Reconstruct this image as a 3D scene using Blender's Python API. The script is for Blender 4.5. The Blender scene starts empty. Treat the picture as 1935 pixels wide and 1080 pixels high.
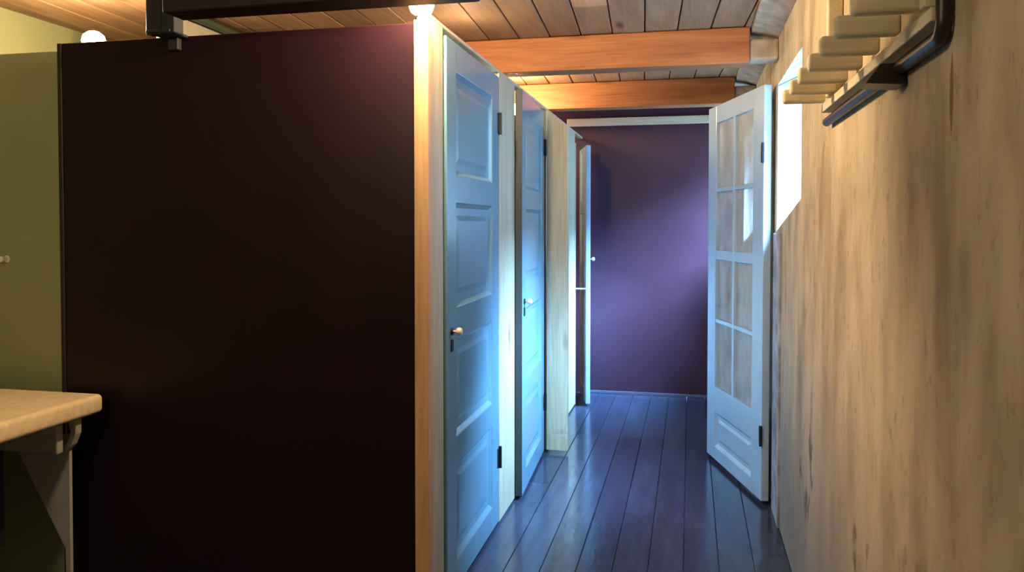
import bpy, bmesh, math, random
from mathutils import Vector, Matrix
random.seed(7)
S = bpy.context.scene
C = S.collection
R = math.radians

# ------------------------------------------------------------------ materials
def nodes_of(name):
    m = bpy.data.materials.new(name); m.use_nodes = True
    nt = m.node_tree
    return m, nt, nt.nodes['Principled BSDF']

def N(nt, t, **kw):
    n = nt.nodes.new(t)
    for k, v in kw.items():
        if k in n.inputs: n.inputs[k].default_value = v
        else: setattr(n, k, v)
    return n

def ramp(nt, fac, stops):
    r = nt.nodes.new('ShaderNodeValToRGB')
    e = r.color_ramp.elements
    while len(e) < len(stops): e.new(0.5)
    for el, (p, c) in zip(e, stops):
        el.position = p; el.color = (*c, 1)
    nt.links.new(fac, r.inputs['Fac'])
    return r.outputs['Color']

def mapped(nt, scale, coord='Object', rot=(0,0,0)):
    tc = nt.nodes.new('ShaderNodeTexCoord')
    mp = nt.nodes.new('ShaderNodeMapping')
    mp.inputs['Scale'].default_value = scale
    mp.inputs['Rotation'].default_value = rot
    nt.links.new(tc.outputs[coord], mp.inputs['Vector'])
    return mp.outputs['Vector']

def bump(nt, b, h, strength=.3, dist=.01):
    n = N(nt, 'ShaderNodeBump', Strength=strength, Distance=dist)
    nt.links.new(h, n.inputs['Height']); nt.links.new(n.outputs['Normal'], b.inputs['Normal'])

def mixc(nt, fac, a, b, mode='MIX'):
    m = nt.nodes.new('ShaderNodeMix'); m.data_type = 'RGBA'; m.blend_type = mode
    for sock, v in ((m.inputs['Factor'], fac), (m.inputs['A'], a), (m.inputs['B'], b)):
        if hasattr(v, 'is_linked'): nt.links.new(v, sock)
    ins = [i for i in m.inputs if i.type == 'RGBA']
    for i, v in zip(ins, (a, b)):
        if hasattr(v, 'is_linked'): nt.links.new(v, i)
        else: i.default_value = (*v, 1)
    if not hasattr(fac, 'is_linked'): m.inputs[0].default_value = fac
    else: nt.links.new(fac, m.inputs[0])
    return [o for o in m.outputs if o.type == 'RGBA'][0]

def plain(name, col, rough=.5, metal=0, var=.12, scale=6, spec=.5, bumps=0, bscale=80, coat=0):
    m, nt, b = nodes_of(name)
    v = mapped(nt, (1,1,1))
    n = N(nt, 'ShaderNodeTexNoise', Scale=scale, Detail=6.0)
    nt.links.new(v, n.inputs['Vector'])
    lo = tuple(c*(1-var) for c in col); hi = tuple(min(1, c*(1+var)) for c in col)
    nt.links.new(ramp(nt, n.outputs['Fac'], [(.3, lo), (.7, hi)]), b.inputs['Base Color'])
    b.inputs['Roughness'].default_value = rough
    b.inputs['Metallic'].default_value = metal
    b.inputs['Specular IOR Level'].default_value = spec
    b.inputs['Coat Weight'].default_value = coat
    b.inputs['Coat Roughness'].default_value = .08
    if bumps:
        n2 = N(nt, 'ShaderNodeTexNoise', Scale=bscale, Detail=4.0)
        nt.links.new(v, n2.inputs['Vector'])
        bump(nt, b, n2.outputs['Fac'], bumps, .004)
    return m

def wood(name, lo, mid, hi, axis, rough=.55, grain=1.0, island=0.0, knots=True, spec=.4):
    """grain runs along axis (0,1,2) in object coordinates"""
    m, nt, b = nodes_of(name)
    sc = [9*grain]*3; sc[axis] = .7*grain
    v = mapped(nt, sc)
    n = N(nt, 'ShaderNodeTexNoise', Scale=2.2, Detail=9.0, Roughness=.62, Distortion=.6)
    nt.links.new(v, n.inputs['Vector'])
    fine = [70]*3; fine[axis] = 2.5
    v2 = mapped(nt, fine)
    n2 = N(nt, 'ShaderNodeTexNoise', Scale=1.6, Detail=5.0)
    nt.links.new(v2, n2.inputs['Vector'])
    col = ramp(nt, n.outputs['Fac'], [(.25, lo), (.5, mid), (.75, hi)])
    col = mixc(nt, .35, col, ramp(nt, n2.outputs['Fac'], [(.3, lo), (.65, hi)]), 'MIX')
    if knots:
        kv = [5]*3; kv[axis] = 1.6
        vk = mapped(nt, kv)
        vo = N(nt, 'ShaderNodeTexVoronoi', Scale=1.0, Randomness=1.0)
        nt.links.new(vk, vo.inputs['Vector'])
        kmask = ramp(nt, vo.outputs['Distance'], [(.05, (1,1,1)), (.16, (0,0,0))])
        col = mixc(nt, kmask, col, tuple(c*.45 for c in lo))
    if island:
        g = nt.nodes.new('ShaderNodeNewGeometry')
        k = ramp(nt, g.outputs['Random Per Island'], [(0, (1-island,)*3), (1, (1+island*.6,)*3)])
        col = mixc(nt, 1.0, col, k, 'MULTIPLY')
    nt.links.new(col, b.inputs['Base Color'])
    b.inputs['Roughness'].default_value = rough
    b.inputs['Specular IOR Level'].default_value = spec
    bump(nt, b, n2.outputs['Fac'], .25, .003)
    return m

def plaster(name):
    m, nt, b = nodes_of(name)
    v = mapped(nt, (2.2, 2.2, .85))
    n = N(nt, 'ShaderNodeTexNoise', Scale=1.7, Detail=8.0, Roughness=.6, Distortion=.5)
    nt.links.new(v, n.inputs['Vector'])
    col = ramp(nt, n.outputs['Fac'], [(.36, (.25,.185,.10)), (.48, (.48,.385,.235)), (.62, (.67,.565,.38))])
    # trowelled vertical smears, broad and uneven
    vs = mapped(nt, (4.2, 4.2, 1.5))
    ns = N(nt, 'ShaderNodeTexNoise', Scale=1.5, Detail=4.5, Roughness=.5, Distortion=.3)
    nt.links.new(vs, ns.inputs['Vector'])
    col = mixc(nt, .42, col, ramp(nt, ns.outputs['Fac'], [(.32, (.24,.18,.10)), (.60, (.64,.54,.365))]))
    vp = mapped(nt, (18, 18, 10))
    nf = N(nt, 'ShaderNodeTexNoise', Scale=2.0, Detail=8.0, Roughness=.7)
    nt.links.new(vp, nf.inputs['Vector'])
    col = mixc(nt, ramp(nt, nf.outputs['Fac'], [(.56, (0,0,0)), (.68, (.5,.5,.5))]), col, (.20,.14,.08))
    # grey foot of the wall: cool dim light painted in, uneven upper edge
    tc = nt.nodes.new('ShaderNodeTexCoord'); sep = nt.nodes.new('ShaderNodeSeparateXYZ')
    nt.links.new(tc.outputs['Object'], sep.inputs[0])
    nb = N(nt, 'ShaderNodeTexNoise', Scale=2.5, Detail=6.0)
    nt.links.new(mapped(nt, (1,1,.5)), nb.inputs['Vector'])
    ad = N(nt, 'ShaderNodeMath', operation='MULTIPLY_ADD'); ad.inputs[1].default_value = .9; ad.inputs[2].default_value = -.45
    nt.links.new(nb.outputs['Fac'], ad.inputs[0])
    su = N(nt, 'ShaderNodeMath', operation='ADD')
    nt.links.new(sep.outputs['Z'], su.inputs[0]); nt.links.new(ad.outputs[0], su.inputs[1])
    foot_shade = ramp(nt, su.outputs[0], [(.2, (.8,.8,.8)), (1.0, (0,0,0))])
    col = mixc(nt, foot_shade, col, (.24,.215,.19))
    # crumbled dark patches low down
    npz = N(nt, 'ShaderNodeTexNoise', Scale=6.0, Detail=7.0, Roughness=.65)
    nt.links.new(mapped(nt, (1,1,.55)), npz.inputs['Vector'])
    spots = ramp(nt, npz.outputs['Fac'], [(.60, (0,0,0)), (.68, (1,1,1))])
    zm = ramp(nt, sep.outputs['Z'], [(.5, (1,1,1)), (1.0, (0,0,0))])
    sm = mixc(nt, 1.0, spots, zm, 'MULTIPLY')
    col = mixc(nt, sm, col, (.10,.08,.06))
    # the narrow brown tapered mark under the end of the rack
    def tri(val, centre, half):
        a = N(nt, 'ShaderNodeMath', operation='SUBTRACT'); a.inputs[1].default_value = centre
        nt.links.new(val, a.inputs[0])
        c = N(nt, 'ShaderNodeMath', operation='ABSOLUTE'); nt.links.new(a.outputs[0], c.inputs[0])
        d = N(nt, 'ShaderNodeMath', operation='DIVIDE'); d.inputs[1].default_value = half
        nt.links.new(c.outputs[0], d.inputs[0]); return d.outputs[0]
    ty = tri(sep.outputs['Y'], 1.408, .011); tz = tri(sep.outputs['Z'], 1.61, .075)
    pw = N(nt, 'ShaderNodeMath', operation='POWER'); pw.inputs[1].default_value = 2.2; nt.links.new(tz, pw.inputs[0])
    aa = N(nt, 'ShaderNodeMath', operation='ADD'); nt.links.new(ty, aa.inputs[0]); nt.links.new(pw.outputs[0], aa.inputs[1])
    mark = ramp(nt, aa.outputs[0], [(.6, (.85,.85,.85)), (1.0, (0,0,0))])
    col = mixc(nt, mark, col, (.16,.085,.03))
    nt.links.new(col, b.inputs['Base Color'])
    b.inputs['Roughness'].default_value = .8
    b.inputs['Specular IOR Level'].default_value = .2
    bump(nt, b, nf.outputs['Fac'], .25, .01)
    return m

def glass(name):
    m = bpy.data.materials.new(name); m.use_nodes = True
    nt = m.node_tree; nt.nodes.clear()
    out = nt.nodes.new('ShaderNodeOutputMaterial')
    tr = N(nt, 'ShaderNodeBsdfTransparent'); tr.inputs['Color'].default_value = (.94,.97,.96,1)
    gl = N(nt, 'ShaderNodeBsdfGlossy', Roughness=.03)
    fr = N(nt, 'ShaderNodeFresnel', IOR=1.45)
    mx = nt.nodes.new('ShaderNodeMixShader')
    tc = nt.nodes.new('ShaderNodeTexCoord'); nz = N(nt, 'ShaderNodeTexNoise', Scale=5.0, Detail=2.0)
    nt.links.new(tc.outputs['Object'], nz.inputs['Vector'])
    bp = N(nt, 'ShaderNodeBump', Strength=.12, Distance=.01)
    nt.links.new(nz.outputs['Fac'], bp.inputs['Height']); nt.links.new(bp.outputs['Normal'], gl.inputs['Normal'])
    ge = nt.nodes.new('ShaderNodeNewGeometry')
    sb = N(nt, 'ShaderNodeMath', operation='SUBTRACT'); sb.inputs[0].default_value = 1.0
    nt.links.new(ge.outputs['Backfacing'], sb.inputs[1])
    ml = N(nt, 'ShaderNodeMath', operation='MULTIPLY')
    nt.links.new(fr.outputs[0], ml.inputs[0]); nt.links.new(sb.outputs[0], ml.inputs[1])
    nt.links.new(ml.outputs[0], mx.inputs[0]); nt.links.new(tr.outputs[0], mx.inputs[1]); nt.links.new(gl.outputs[0], mx.inputs[2])
    nt.links.new(mx.outputs[0], out.inputs['Surface'])
    return m

def milky_glass(name):
    m = glass(name); nt = m.node_tree
    out = nt.nodes['Material Output']; base = out.inputs['Surface'].links[0].from_socket
    df = N(nt, 'ShaderNodeBsdfDiffuse'); df.inputs['Color'].default_value = (.78,.80,.78,1)
    tl = N(nt, 'ShaderNodeBsdfTranslucent'); tl.inputs['Color'].default_value = (.78,.80,.78,1)
    ad = N(nt, 'ShaderNodeMixShader'); ad.inputs[0].default_value = .4
    nt.links.new(df.outputs[0], ad.inputs[1]); nt.links.new(tl.outputs[0], ad.inputs[2])
    n = N(nt, 'ShaderNodeTexNoise', Scale=2.0, Detail=5.0, Roughness=.5)
    nt.links.new(mapped(nt, (3,3,1.6)), n.inputs['Vector'])
    k = ramp(nt, n.outputs['Fac'], [(.35, (.4,)*3), (.66, (.85,)*3)])  # uneven milky film mixed over the clear glass
    mx = nt.nodes.new('ShaderNodeMixShader'); nt.links.new(k, mx.inputs[0])
    nt.links.new(base, mx.inputs[1]); nt.links.new(ad.outputs[0], mx.inputs[2])
    nt.links.new(mx.outputs[0], out.inputs['Surface'])
    return m

def emit(name, col, strength):
    m = bpy.data.materials.new(name); m.use_nodes = True
    nt = m.node_tree; nt.nodes.clear()
    out = nt.nodes.new('ShaderNodeOutputMaterial')
    e = N(nt, 'ShaderNodeEmission', Strength=strength); e.inputs['Color'].default_value = (*col, 1)
    nt.links.new(e.outputs[0], out.inputs['Surface'])
    return m

def floor_mat():
    m, nt, b = nodes_of('painted_floor_boards')
    v = mapped(nt, (7, .8, 1))
    n = N(nt, 'ShaderNodeTexNoise', Scale=2.0, Detail=8.0, Roughness=.6)
    nt.links.new(v, n.inputs['Vector'])
    col = ramp(nt, n.outputs['Fac'], [(.3, (.032,.040,.066)), (.7, (.060,.080,.135))])
    g = nt.nodes.new('ShaderNodeNewGeometry')
    k = ramp(nt, g.outputs['Random Per Island'], [(0, (.7,.7,.7)), (1, (1.25,1.22,1.2))])
    col = mixc(nt, 1.0, col, k, 'MULTIPLY')
    # pale scuffs
    n2 = N(nt, 'ShaderNodeTexNoise', Scale=5.0, Detail=9.0, Roughness=.7)
    nt.links.new(mapped(nt, (3, 1, 1)), n2.inputs['Vector'])
    sc = ramp(nt, n2.outputs['Fac'], [(.66, (0,0,0)), (.78, (.4,.4,.4))])
    col = mixc(nt, sc, col, (.22,.21,.21))
    nt.links.new(col, b.inputs['Base Color'])
    nt.links.new(ramp(nt, n2.outputs['Fac'], [(.3, (.10,)*3), (.7, (.24,)*3)]), b.inputs['Roughness'])
    b.inputs['Specular IOR Level'].default_value = .55
    bump(nt, b, n.outputs['Fac'], .15, .004)
    return m

M = {}
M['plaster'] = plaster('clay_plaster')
M['floor'] = floor_mat()
M['brown_ply'] = plain('brown_film_faced_plywood', (.014,.0046,.0080), .36, var=.18, scale=3, spec=.2)
M['purple_ply'] = plain('brown_partition_board', (.062,.027,.043), .40, var=.15, scale=2.5, spec=.15)
M['green'] = plain('olive_wall_paint', (.285,.315,.165), .55, var=.06, scale=3, bumps=.1)
M['cream_wall'] = plain('pale_wall_paint', (.46,.42,.33), .6, var=.08, scale=3)
M['pine_z'] = wood('raw_pine_upright', (.36,.32,.17), (.52,.48,.30), (.66,.63,.46), 2, .5)
M['pine_edge'] = wood('raw_pine_edge', (.52,.28,.12), (.68,.42,.21), (.80,.54,.31), 2, .5, knots=False)
M['beam'] = wood('orange_beam_timber', (.18,.055,.017), (.36,.125,.040), (.48,.20,.075), 0, .6)
M['boards'] = wood('ceiling_board_timber', (.20,.105,.05), (.36,.20,.105), (.46,.29,.17), 1, .6, island=.45)
M['pale_trim'] = wood('pale_trim_timber', (.46,.34,.22), (.62,.48,.33), (.74,.62,.46), 0, .5, knots=False)
M['dark_beam'] = wood('near_black_timber', (.010,.006,.006), (.016,.009,.009), (.025,.014,.013), 0, .6, knots=False)  # even near-black wood tone
M['teal'] = plain('pale_teal_gloss_paint', (.17,.36,.45), .2, var=.05, scale=4, spec=.55, bumps=.04, bscale=12)
M['pale_blue'] = plain('pale_blue_gloss_paint', (.42,.60,.76), .25, var=.06, scale=5, bumps=.05, bscale=20)
M['edge_shade'] = plain('shaded_door_edge', (.035,.055,.065), .5, var=.1)  # dark tone standing in for shade on the unlit door edge
M['steel'] = plain('dark_steel', (.045,.035,.032), .4, .6, var=.25, scale=14)
M['slate_steel'] = plain('slate_painted_steel', (.018,.022,.027), .5, .1, var=.15)
M['grey_cast'] = plain('grey_painted_metal', (.38,.36,.31), .5, .0, var=.12)
M['white'] = plain('white_porcelain', (.8,.78,.72), .2, var=.03)
M['black'] = plain('black_iron', (.018,.018,.02), .45, .5, var=.2)
M['cream_wood'] = wood('cream_limed_wood', (.52,.45,.27), (.70,.62,.41), (.80,.74,.52), 0, .55, grain=1.5, knots=False)
M['cream_wood_y'] = wood('cream_limed_rail', (.52,.45,.27), (.70,.62,.41), (.80,.74,.52), 1, .55, grain=1.5, knots=False)
M['slab'] = plain('cream_stone', (.82,.66,.42), .35, var=.12, scale=30, bumps=.05)
M['lime'] = plain('limewashed_reveal', (.60,.64,.62), .7, var=.06, scale=5, bumps=.3, bscale=25)
M['stone'] = plain('pale_cornice_plaster', (.36,.29,.22), .8, var=.3, scale=14, bumps=.6, bscale=30)
M['worn_post'] = plain('worn_pale_post', (.34,.34,.35), .7, var=.55, scale=9, bumps=.5, bscale=20)
M['glass'] = glass('clear_glazing')
M['milky_glass'] = milky_glass('milky_glazing')
M['lamp'] = emit('warm_bulb', (1, .78, .5), 60)
M['pipe'] = plain('green_painted_pipe', (.06,.085,.045), .5, var=.1)
M['skirt'] = plain('slate_skirting_paint', (.10,.11,.16), .35, var=.1)

# ------------------------------------------------------------------ mesh helpers
class MB:
    def __init__(self): self.bm = bmesh.new()
    def add(self, verts, faces, bev=0, seg=2, mat=None):
        t = bmesh.new()
        vs = [t.verts.new(v) for v in verts]
        for f in faces: t.faces.new([vs[i] for i in f])
        bmesh.ops.recalc_face_normals(t, faces=t.faces)
        if bev: bmesh.ops.bevel(t, geom=list(t.edges), offset=bev, segments=seg, profile=.5, affect='EDGES', clamp_overlap=True)
        if mat: bmesh.ops.transform(t, matrix=mat, verts=t.verts)
        me = bpy.data.meshes.new('tmp'); t.to_mesh(me); t.free()
        self.bm.from_mesh(me); bpy.data.meshes.remove(me)
        return self
    def box(self, x0, x1, y0, y1, z0, z1, bev=0, seg=2, mat=None):
        v = [(x0,y0,z0),(x1,y0,z0),(x1,y1,z0),(x0,y1,z0),(x0,y0,z1),(x1,y0,z1),(x1,y1,z1),(x0,y1,z1)]
        f = [(0,3,2,1),(4,5,6,7),(0,1,5,4),(1,2,6,5),(2,3,7,6),(3,0,4,7)]
        return self.add(v, f, bev, seg, mat)
    def prism(self, poly, axis, a0, a1, bev=0, mat=None):
        """poly: 2-D outline in the two other axes (in order), extruded along axis"""
        def P(p, a):
            l = list(p); l.insert(axis, a); return tuple(l)
        n = len(poly)
        v = [P(p, a0) for p in poly] + [P(p, a1) for p in poly]
        f = [tuple(range(n)), tuple(range(2*n-1, n-1, -1))] + [(i, (i+1)%n, n+(i+1)%n, n+i) for i in range(n)]
        return self.add(v, f, bev, 2, mat)
    def lathe(self, prof, origin, axis=(0,0,1), seg=24):
        """prof: (radius, height) pairs along axis"""
        q = Vector((0,0,1)).rotation_difference(Vector(axis)).to_matrix().to_4x4()
        mt = Matrix.Translation(origin) @ q
        v, f = [], []
        for r, h in prof:
            for k in range(seg):
                a = 2*math.pi*k/seg; v.append((max(r,1e-4)*math.cos(a), max(r,1e-4)*math.sin(a), h))
        for i in range(len(prof)-1):
            for k in range(seg):
                k2 = (k+1)%seg
                f.append((i*seg+k, i*seg+k2, (i+1)*seg+k2, (i+1)*seg+k))
        f.append(tuple(range(seg))); f.append(tuple(range((len(prof)-1)*seg, len(prof)*seg)))
        return self.add(v, f, mat=mt)
    def tube(self, pts, r, seg=12):
        pts = [Vector(p) for p in pts]; rings = []
        v, f = [], []
        for i, p in enumerate(pts):
            d = (pts[min(i+1, len(pts)-1)] - pts[max(i-1, 0)]).normalized()
            up = Vector((1,0,0)) if abs(d.x) < .9 else Vector((0,0,1))
            u = d.cross(up).normalized(); w = d.cross(u)
            for k in range(seg):
                a = 2*math.pi*k/seg; v.append(tuple(p + r*(math.cos(a)*u + math.sin(a)*w)))
        for i in range(len(pts)-1):
            for k in range(seg):
                k2 = (k+1)%seg
                f.append((i*seg+k, i*seg+k2, (i+1)*seg+k2, (i+1)*seg+k))
        f.append(tuple(range(seg))); f.append(tuple(range((len(pts)-1)*seg, len(pts)*seg)))
        return self.add(v, f)
    def build(self, name, mat, parent=None, smooth=False):
        me = bpy.data.meshes.new(name)
        bmesh.ops.recalc_face_normals(self.bm, faces=self.bm.faces)
        self.bm.to_mesh(me); self.bm.free()
        if smooth:
            for p in me.polygons: p.use_smooth = True
            me.set_sharp_from_angle(angle=R(40))
        o = bpy.data.objects.new(name, me); C.objects.link(o)
        me.materials.append(M[mat])
        if parent: o.parent = parent
        return o

def tag(o, label, cat, group=None):
    o['label'] = label; o['category'] = cat; o['kind'] = 'thing'
    if group: o['group'] = group
    return o
def struct(o, label=None):
    o['kind'] = 'structure'
    if label: o['label'] = label
    return o
def empty(name, loc, label, cat, group=None, rz=0):
    o = bpy.data.objects.new(name, None); C.objects.link(o)
    o.location = loc; o.rotation_euler = (0, 0, rz); o.empty_display_size = .1
    return tag(o, label, cat, group)
def at_base(o, p):
    """put a one-mesh thing's origin at point p without moving its shape"""
    p = Vector(p); o.data.transform(Matrix.Translation(-p)); o.location = p
    return o

# ------------------------------------------------------------------ the setting
WX, WT = .41, .27            # inner face of the plaster wall, its thickness
FX = -.859                   # front plane of the cubicles
CZ = 2.345                   # underside of the ceiling boards
YB = 6.56                    # back wall
YN = -1.9                    # wall behind the camera
LX = -2.95                   # green left wall

# floor boards
m = MB(); x = LX-.05; wdt = .142
while x < WX+.3:
    y = YN - random.random()*1.5
    while y < YB+.1:
        L = random.uniform(2.4, 4.2)
        m.box(x+.0012, x+wdt-.0012, y+.001, y+L-.001, -.03, 0, .002, 1)
        y += L
    x += wdt
m.box(LX-.1, WX+.3, YN-.1, YB+.1, -.08, -.028)
struct(m.build('floor', 'floor'), 'dark glossy painted floorboards')

# ceiling boards (laid a few degrees off the corridor's direction)
m = MB(); rot = Matrix.Rotation(R(3.2), 4, 'Z')
for i in range(-24, 5):
    x = i*.158; y = -3.2 - random.random()*2
    while y < 7.2:
        L = random.uniform(2.6, 4.5)
        dz = random.uniform(0, .004)
        m.box(x+.003, x+.155, y+.002, y+L-.002, CZ+dz, CZ+dz+.022, .003, 1, mat=rot)
        y += L
struct(m.build('ceiling', 'boards'), 'wooden ceiling boards')
m = MB().box(LX-.2, WX+WT, YN-.2, YB+.2, CZ+.03, CZ+.09)
struct(m.build('ceiling_deck', 'dark_beam'))

# plaster wall with two window openings
def yz_wall(holes):
    """holes (y0, y1, z0, z1), not overlapping in y"""
    m = MB(); x0, x1 = WX, WX+WT; y = YN-.1; top = CZ+.03
    for (a, b, c, d) in holes:
        m.box(x0, x1, y, a, 0, top)
        # head that slopes up towards the outside
        m.add([(x0,a,d),(x1,a,d+RISE),(x1,a,top),(x0,a,top),(x0,b,d),(x1,b,d+RISE),(x1,b,top),(x0,b,top)],
              [(0,1,2,3),(4,5,6,7),(0,1,5,4),(1,2,6,5),(2,3,7,6),(3,0,4,7)])
        # worn sill that falls a little along the wall
        m.add([(x0,a,0),(x1,a,0),(x1,a,c+DROP),(x0,a,c+DROP),(x0,b,0),(x1,b,0),(x1,b,c),(x0,b,c)],
              [(0,1,2,3),(4,5,6,7),(0,1,5,4),(1,2,6,5),(2,3,7,6),(3,0,4,7)])
        y = b
    m.box(x0, x1, y, YB+.1, 0, top)
    return m
DROP = .135; RISE = .12
W1 = (3.18, 4.07, 1.362, 2.07)
W2 = (5.15, 6.52, 1.25, 2.07)
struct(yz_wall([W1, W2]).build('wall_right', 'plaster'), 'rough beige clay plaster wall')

def window(n, hole):
    a, b, c, d = hole; zb = c + .005; d += RISE*.82
    xo = WX+WT
    r = MB()
    for (y0, y1, z0, z1) in ((a, a+.05, zb, d), (b-.05, b, zb, d), (a+.05, b-.05, zb, zb+.05), (a+.05, b-.05, d-.05, d), ((a+b)/2-.02, (a+b)/2+.02, zb+.05, d-.05)):
        r.box(xo-.05, xo-.005, y0, y1, z0, z1, .004, 1)
    f = struct(r.build('window_%d' % n, 'white'))
    g = MB().box(xo-.030, xo-.026, a+.045, b-.045, zb+.045, d-.045).build('glazing', 'glass', f)
    return f
window(1, W1); window(2, W2)
# limewashed far reveals of the openings
for n, h in ((1, W1), (2, W2)):
    a, b, c, d = h
    m = MB().prism([(WX+.004, c+.002), (WX+WT-.056, c+.002), (WX+WT-.056, d+RISE*.78), (WX+.004, d-.001)], 1, b-.012, b-.0005)
    struct(m.build('trim_%d' % n, 'lime'), 'limewashed window reveal')

# far wall, left walls, wall behind the camera
struct(MB().box(LX-.1, WX+WT, YB, YB+.08, 0, CZ+.03).build('wall_back', 'purple_ply'), 'dark brown board wall at the end of the corridor')
struct(MB().box(LX-.1, LX, YN-.1, YB+.1, 0, CZ+.03).build('wall_left', 'green'), 'olive green wall')
struct(MB().box(LX-.1, WX+WT, YN-.1, YN, 0, CZ+.03).build('wall_rear', 'cream_wall'))
struct(MB().box(-2.26, -2.2, 3.04, YB, 0, CZ).build('wall_inner', 'cream_wall'), 'pale wall behind the cubicles')
struct(MB().box(LX, -2.19, 2.575, 2.62, 0, 2.055, .003, 1).build('wall_partition', 'green'), 'olive green half-height wall left of the brown panel')
struct(MB().box(-1.0, WX, YB-.025, YB, 2.205, 2.268, .003).build('trim_3', 'pale_trim'), 'pale wooden trim on top of the dark end wall')
struct(MB().box(-.82, WX, YB-.018, YB, 0, .022, .003).build('baseboard_back', 'skirt'))
# plaster cornice under the ceiling on the right
m = MB()
m.prism([(WX, CZ-.055), (WX, CZ), (.285, CZ), (.285, CZ-.02), (.34, CZ-.03)], 1, YN, YB)
struct(m.build('trim_4', 'stone'), 'rough plaster cornice above the right wall')

# ------------------------------------------------------------------ beams
def beam(y0, label, x0=-2.14, x1=.275):
    b = MB().box(x0, x1, y0, y0+.13, CZ-.172, CZ-.001, .006, 2).build('ceiling_beam', 'beam')
    at_base(b, ((x0+x1)/2, y0, CZ-.172))
    tag(b, label, 'beam', 'orange timber beams across the corridor')
    p = MB().box(x1-.002, WX-.001, y0+.01, y0+.12, CZ-.16, CZ-.058, .012, 2).build('beam_end', 'stone', b)
    p.location = -Vector(b.location)
    p['label'] = 'plaster lump around the end of the beam'
    return b
beam(3.98, 'nearer orange timber beam under the boards, above the first teal door')
beam(5.30, 'farther orange timber beam, just in front of the dark end wall')
db = MB().box(-1.63, -.62, 2.22, 2.33, 2.068, CZ-.002, .004, 1).build('dark_beam', 'dark_beam')
tag(at_base(db, (-1.1, 2.28, 2.068)), 'nearly black beam running above the big brown panel', 'beam')

# bracket post at the beam's left end
e = empty('steel_post', (-1.79, 2.44, 2.0), 'dark slate steel post fixed to the top edge of the brown panel', 'post')
MB().box(-.052, .012, -.02, .02, .055, .342, .004, 1).build('post_shaft', 'slate_steel', e)
MB().box(.016, .066, -.026, .026, .055, .342, .003, 1).build('side_plate', 'slate_steel', e)
MB().box(-.015, .025, .050, .073, .015, .058, .003, 1).build('foot_bracket', 'slate_steel', e)
MB().box(-.045, .05, -.03, .075, .058, .068, .002, 1).build('foot_plate', 'slate_steel', e)

# ------------------------------------------------------------------ end panel of the cubicles
e = empty('partition_panel', (-1.568, 2.52, 0), 'large dark brown panel closing the near end of the cubicles', 'partition')
MB().box(-.70, .67, -.006, .014, .01, 2.066, .002, 1).build('panel', 'brown_ply', e)
p = MB().box(.672, .722, -.012, .03, .01, 2.075, .003).build('edge_post', 'pine_edge', e); p['label'] = 'orange raw pine post on the panel edge'
MB().box(-.718, -.700, -.01, .02, .01, 2.066, .002, 1).build('end_strip', 'dark_beam', e)

# stall dividers behind the fronts
struct(MB().box(-2.2, -.905, 3.72, 3.74, .01, 2.03).build('wall_divider', 'brown_ply'))
struct(MB().box(-2.2, -.905, 4.79, 4.81, .01, 2.03).build('wall_divider_2', 'brown_ply'))

# pine boards of the fronts
def pine(y0, y1, label, z1=2.095, x0=FX-.042, x1=FX, mat='pine_z'):
    b = MB().box(x0, x1, y0, y1, .012, z1, .003, 2).build('pine_board', mat)
    b.data.transform(Matrix.Translation((-(x0+x1)/2, -y0, 0))); b.location = ((x0+x1)/2, y0, 0)
    return tag(b, label, 'board')
pine(2.552, 2.712, 'raw pine upright between the brown panel and the first teal door')
pine(3.562, 3.895, 'wide pale pine upright between the first and second teal doors')
pine(4.79, 5.69, 'pine boarding of the far cubicle, half hidden behind the projecting upright')
pine(5.695, 6.035, 'narrow pale upright at the near side of the farthest open cubicle')
b = MB()
b.prism([(-.064, .022), (.066, .022), (.066, 1.985), (-.064, 2.09)], 1, -.02, .02, .003)
b = b.build('projecting_board', 'pine_z'); b.location = (-.784, 4.765, 0)
tag(b, 'pine upright with slanted top, standing out into the corridor past the second teal door', 'board')
struct(MB().box(FX-.06, FX-.034, 2.70, 2.765, .012, 2.09).build('trim_6', 'dark_beam'))  # dark strip added behind the door gap, standing in for its shade
# top rail along the fronts
t = MB().box(FX-.042, FX-.004, 2.56, 6.5, 2.098, 2.112, .002, 1).build('top_rail', 'pale_trim')
tag(at_base(t, (FX, 4.5, 2.098)), 'thin wooden rail along the top of the cubicle fronts', 'rail')

# ------------------------------------------------------------------ doors
def leaf(e, w, z0, z1, t, stile, panels, mat, edge=None):
    """local x from hinge to free edge, y outward, panels (z0, z1)"""
    m = MB(); bv = .004
    m.box(0, stile, -t, 0, z0, z1, bv); m.box(w-stile, w, -t, 0, z0, z1, bv)
    zs = [z0] + [z for p in panels for z in p] + [z1]
    for a, b in zip(zs[::2], zs[1::2]): m.box(stile-.003, w-stile+.003, -t, -.0005, a, b, bv)
    m.build('door_frame', mat, e)
    for a, b in panels:
        x0, x1 = stile, w-stile; i = .016; k = .045
        q = MB()
        v = []
        for (ii, y) in ((0, -.003), (i, -.016), (k, -.016), (k+.02, -.010)):
            v += [(x0+ii, y, a+ii), (x1-ii, y, a+ii), (x1-ii, y, b-ii), (x0+ii, y, b-ii)]
        v += [(x0, -t+.004, a), (x1, -t+.004, a), (x1, -t+.004, b), (x0, -t+.004, b)]
        f = []
        for r in range(3):
            for s in range(4):
                f.append((r*4+s, r*4+(s+1)%4, r*4+4+(s+1)%4, r*4+4+s))
        f += [(12,13,14,15), (19,18,17,16)] + [(s, (s+1)%4, 16+(s+1)%4, 16+s) for s in range(4)]
        q.add(v, f); q.build('panel', mat, e)

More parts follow.
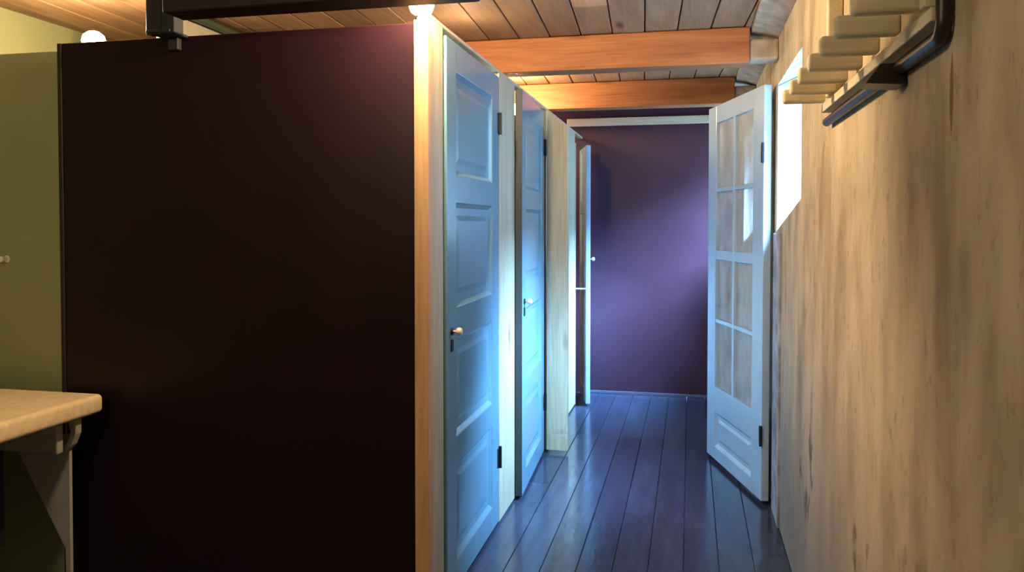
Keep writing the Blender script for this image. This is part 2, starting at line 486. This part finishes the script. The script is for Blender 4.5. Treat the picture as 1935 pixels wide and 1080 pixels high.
def knob(e, x, z, mat='white', y=0):
    k = MB().lathe([(.014,0),(.014,.005),(.006,.007)], (x, y, z), (0,1,0), 20).build('rosette', 'black', e, True)
    h = MB().lathe([(.005,.004),(.005,.016),(.013,.020),(.016,.029),(.013,.038),(.005,.041)], (x, y, z), (0,1,0), 20).build('knob', mat, e, True)
    h['label'] = 'white knob'
def hinge(e, z, x=0):
    MB().tube([(x-.004, .006, z-.05), (x-.004, .006, z+.05)], .008, 10).box(x, x+.03, -.001, .003, z-.045, z+.045, .001, 1).build('hinge', 'black', e, True)

FOUR = [(.13,.493),(.60,.965),(1.09,1.477),(1.585,1.965)]
def cubicle_door(hy, w, phi, label):
    e = empty('cubicle_door', (FX, hy, 0), label, 'door', 'teal panelled cubicle doors', R(-90+phi))
    leaf(e, w, .02, 2.075, .036, .125, FOUR, 'teal')
    knob(e, w-.06, 1.005)
    MB().box(w-.075, w-.045, -.001, .004, .93, .975, .002, 1).build('keyhole_plate', 'black', e)
    hinge(e, .32); hinge(e, 1.86)
    return e
cubicle_door(3.553, .818, .4, 'nearest teal panelled cubicle door, next to the big brown panel')
d2 = cubicle_door(4.725, .82, 2.6, 'second teal panelled cubicle door, standing slightly ajar')
MB().box(.820, .8235, -.0355, -.0005, .021, 2.074, .001, 1).build('edge_shade_strip', 'edge_shade', d2)['label'] = 'door edge with its shade painted dark'  # thin strip added to carry the painted shade of the door edge
e = empty('cubicle_door', (FX+.005, 6.50, 0), 'farthest pale blue cubicle door seen edge on before the dark end wall', 'door', None, R(-90+14))
leaf(e, .47, .02, 2.0, .034, .10, FOUR, 'pale_blue')
knob(e, .42, 1.13)
hinge(e, .32); hinge(e, 1.8)
lr = MB().tube([(-.86, 6.035, .905), (-.775, 6.035, .905)], .006, 10).build('latch_bar', 'white', None, True)
tag(at_base(lr, (-.82, 6.035, .905)), 'thin white latch bar across the dark gap of the farthest cubicle', 'latch')
j = MB().box(FX-.03, FX+.004, 6.037, 6.062, .012, 2.02, .002).build('jamb_strip', 'white')
tag(at_base(j, (FX, 6.05, .012)), 'bright white jamb strip at the farthest cubicle opening', 'jamb')

# glazed door standing open along the plaster wall
th = math.atan2(.818, -.245)
e = empty('glazed_door', (.352, 4.088, 0), 'pale blue door with eight glass panes, standing open by the plaster wall', 'door', None, th)
W, z0, z1, t, st = .855, .022, 2.085, .04, .14
rows = [(.452,.825),(.850,1.195),(1.25,1.585),(1.61,1.985)]
m = MB()
m.box(0, st, -t, 0, z0, z1, .004); m.box(W-st, W, -t, 0, z0, z1, .004)
for a, b in ((z0,.10),(.30,.452),(1.985,z1)): m.box(st-.003, W-st+.003, -t, -.0005, a, b, .004)
m.build('door_frame', 'pale_blue', e)
m = MB()
for a, b in ((.825,.850),(1.195,1.25),(1.585,1.61)): m.box(st-.002, W-st+.002, -t+.004, -.003, a, b, .004)
m.box(W/2-.014, W/2+.014, -t+.005, -.002, .45, 1.987, .004)
m.build('glazing_bars', 'pale_blue', e)
for a, b in rows:
    for x0, x1 in ((st, W/2-.014), (W/2+.014, W-st)):
        MB().box(x0-.002, x1+.002, -.022, -.018, a-.002, b+.002).build('pane', 'milky_glass', e)
q = MB(); x0, x1, a, b = st, W-st, .10, .30
v = []
for (ii, y) in ((0, -.003), (.016, -.016), (.035, -.016), (.052, -.009)):
    v += [(x0+ii, y, a+ii), (x1-ii, y, a+ii), (x1-ii, y, b-ii), (x0+ii, y, b-ii)]
v += [(x0, -t+.004, a), (x1, -t+.004, a), (x1, -t+.004, b), (x0, -t+.004, b)]
f = []
for r in range(3):
    for s in range(4): f.append((r*4+s, r*4+(s+1)%4, r*4+4+(s+1)%4, r*4+4+s))
f += [(12,13,14,15), (19,18,17,16)] + [(s, (s+1)%4, 16+(s+1)%4, 16+s) for s in range(4)]
q.add(v, f).build('panel', 'pale_blue', e)
hinge(e, .35, 0); hinge(e, 1.75, 0)

struct(MB().box(WX-.012, WX+.02, 3.80, 4.066, 0, 1.355, .004).build('trim_5', 'worn_post'), 'worn pale post beside the glazed door')

# ------------------------------------------------------------------ rack on the plaster wall
e = empty('wall_rack', (WX, 1.40, 1.702), 'wall rack of cream wooden slats on a dark steel frame', 'rack')
for i in range(7):
    y = .055 + .172*i
    MB().box(-.142, -.022, y, y+.034, .056, .098, .009, 3).build('slat', 'cream_wood', e, True)
MB().box(-.030, -.001, .02, 1.12, .028, .052, .003).build('wall_rail', 'cream_wood_y', e)
MB().box(-.040, -.001, .022, .05, .052, .60, .004).build('upright', 'cream_wood_y', e)
MB().box(-.040, -.001, .95, .985, .052, .40, .004).build('upright', 'cream_wood_y', e)
pts = [(-.015, 1.115, 0), (-.015, .026, 0)]
for k in range(1, 7):
    a = k/6*math.pi/2; pts.append((-.015, .026-.026*math.sin(a), .026-.026*math.cos(a)))
pts.append((-.015, 0, .62))
MB().tube(pts, .0125, 16).build('steel_frame', 'steel', e, True)
MB().add([(-.078,.265,-.028),(-.004,.265,-.033),(-.004,.34,-.033),(-.078,.34,-.028),(-.048,.28,.012),(-.004,.28,.012),(-.004,.33,.012),(-.048,.33,.012)],
         [(0,1,2,3),(4,5,6,7),(0,1,5,4),(1,2,6,5),(2,3,7,6),(3,0,4,7)], .003).build('bracket', 'steel', e)

# ------------------------------------------------------------------ counter at the lower left
e = empty('washstand', (-2.03, 2.46, 0), 'cream stone washstand top on a grey tapered metal stand', 'washstand')
s = MB()
s.box(-.90, -.03, -.92, 0, .722, .79, .018, 4)
s.build('top', 'slab', e, True)['label'] = 'cream stone top'
# apron, folded leg plates and corner bracket
MB().box(-.89, -.105, -.14, -.11, .60, .722, .006, 2).build('apron', 'grey_cast', e)
LEG = [(-.33,.597),(-.112,.66),(-.104,.66),(-.106,.0),(-.124,.0),(-.128,.25)]
MB().prism(LEG, 1, -.085, -.072, .002).build('leg', 'grey_cast', e)
MB().prism(LEG, 1, -.85, -.837, .002).build('leg', 'grey_cast', e)
MB().prism([(-.100,.722),(-.062,.722),(-.064,.665),(-.082,.625),(-.106,.60),(-.118,.612),(-.098,.64),(-.088,.672)], 1, -.10, -.072, .003).build('corner_bracket', 'grey_cast', e)
MB().box(-.89, -.345, -.60, -.12, .25, .60, .006, 2).build('cabinet_box', 'slate_steel', e)

# white hook on the green wall
h = MB().lathe([(.014,0),(.014,.004),(.007,.006),(.007,.02),(.012,.026),(.012,.034),(.005,.038)], (0,0,0), (0,-1,0), 20).build('coat_hook', 'white', None, True)
h.location = (-2.585, 2.578, 1.265)
tag(h, 'small white hook on the olive green wall above the washstand', 'hook')

# green pipe along the ceiling behind
p = MB().tube([(-2.17, 3.02, CZ-.02), (-2.17, 6.4, CZ-.02)], .018, 12).build('ceiling_pipe', 'pipe', None, True)
tag(at_base(p, (-2.17, 4.5, CZ-.02)), 'dark green pipe under the ceiling behind the brown panel', 'pipe')

# ------------------------------------------------------------------ lamps
def spot_lamp(loc, label, energy, size=.03, dirv=(0,0,1)):
    e = empty('spot_lamp', loc, label, 'lamp', 'small warm lamps on top of the cubicles')
    MB().lathe([(.03,-.035),(.03,-.028),(.008,-.026),(.008,-.012),(.022,-.010),(.022,0)], (0,0,0), (0,0,1), 20).build('socket', 'black', e, True)
    MB().lathe([(.016,0),(.036,.014),(.044,.036),(.038,.058),(.02,.072),(.003,.077)], (0,0,0), (0,0,1), 20).build('bulb', 'lamp', e, True)
    return e
def point(loc, energy, col=(1,.56,.24), r=.04):
    l = bpy.data.lights.new('lamp_light', 'POINT'); l.energy = energy; l.color = col; l.shadow_soft_size = r
    o = bpy.data.objects.new('lamp_light', l); C.objects.link(o); o.location = loc  # also names the unseen fill light added near the camera
    return o
WARM = (1, .70, .40)
spot_lamp((-.90, 2.60, 2.11), 'warm lamp glowing on the corner above the brown panel and pine post', 0)
point((-.825, 2.42, 2.19), 88, WARM)
point((-1.02, 3.50, 2.15), 10, WARM)
spot_lamp((-1.02, 3.48, 2.11), 'warm lamp above the nearest cubicle door, behind the front boards', 0)
spot_lamp((-2.27, 2.68, 2.075), 'warm lamp glowing above the left end of the brown panel', 0)
point((-2.36, 2.74, 2.18), 24, WARM)
spot_lamp((-1.10, 4.95, 2.09), 'warm lamp above the second cubicle', 0)
point((-1.10, 4.95, 2.18), 50, WARM)
spot_lamp((-1.55, 6.2, 2.06), 'warm lamp above the farthest open cubicle', 0)
point((-1.5, 6.2, 2.19), 11, WARM)
# unseen fill light added near the camera to brighten the room
point((-1.35, .15, 2.22), 44, (1,.83,.60), .08)

# ------------------------------------------------------------------ daylight
w = bpy.data.worlds.new('sky'); S.world = w; w.use_nodes = True
bg = w.node_tree.nodes['Background']
bg.inputs['Color'].default_value = (.26, .52, 1.0, 1); bg.inputs['Strength'].default_value = 11.0
sun = bpy.data.lights.new('daylight', 'SUN'); sun.energy = 185; sun.color = (.29,.54,1.0); sun.angle = R(46)
so = bpy.data.objects.new('daylight', sun); C.objects.link(so)
d = Vector((-1.0, .38, -1.15))
so.rotation_euler = d.to_track_quat('-Z', 'Y').to_euler()
for a, b, c, z in (W1, W2):
    l = bpy.data.lights.new('window_portal', 'AREA'); l.shape = 'RECTANGLE'; l.size = b-a; l.size_y = z-c
    l.cycles.is_portal = True
    o = bpy.data.objects.new('window_portal', l); C.objects.link(o)
    o.location = (WX+WT+.01, (a+b)/2, (c+z+RISE)/2)
    o.rotation_euler = Vector((-1,0,0)).to_track_quat('-Z', 'Y').to_euler()

# ------------------------------------------------------------------ camera
cam = bpy.data.cameras.new('camera'); co = bpy.data.objects.new('camera', cam); C.objects.link(co)
F = 1500.0; PITCH = R(1.5)
cam.sensor_width = 36; cam.lens = 36*F/1935
co.location = (0, 0, 1.4)
co.rotation_euler = (R(90)-PITCH, 0, R(12.63))
cam.shift_x = 0.0
cam.shift_y = -(540 - (423 + F*math.tan(PITCH)))/1935
cam.clip_start = .02
S.camera = co
S.view_settings.view_transform = 'Standard'; S.view_settings.look = 'None'
S.view_settings.exposure = 0.0; S.view_settings.gamma = 1.0
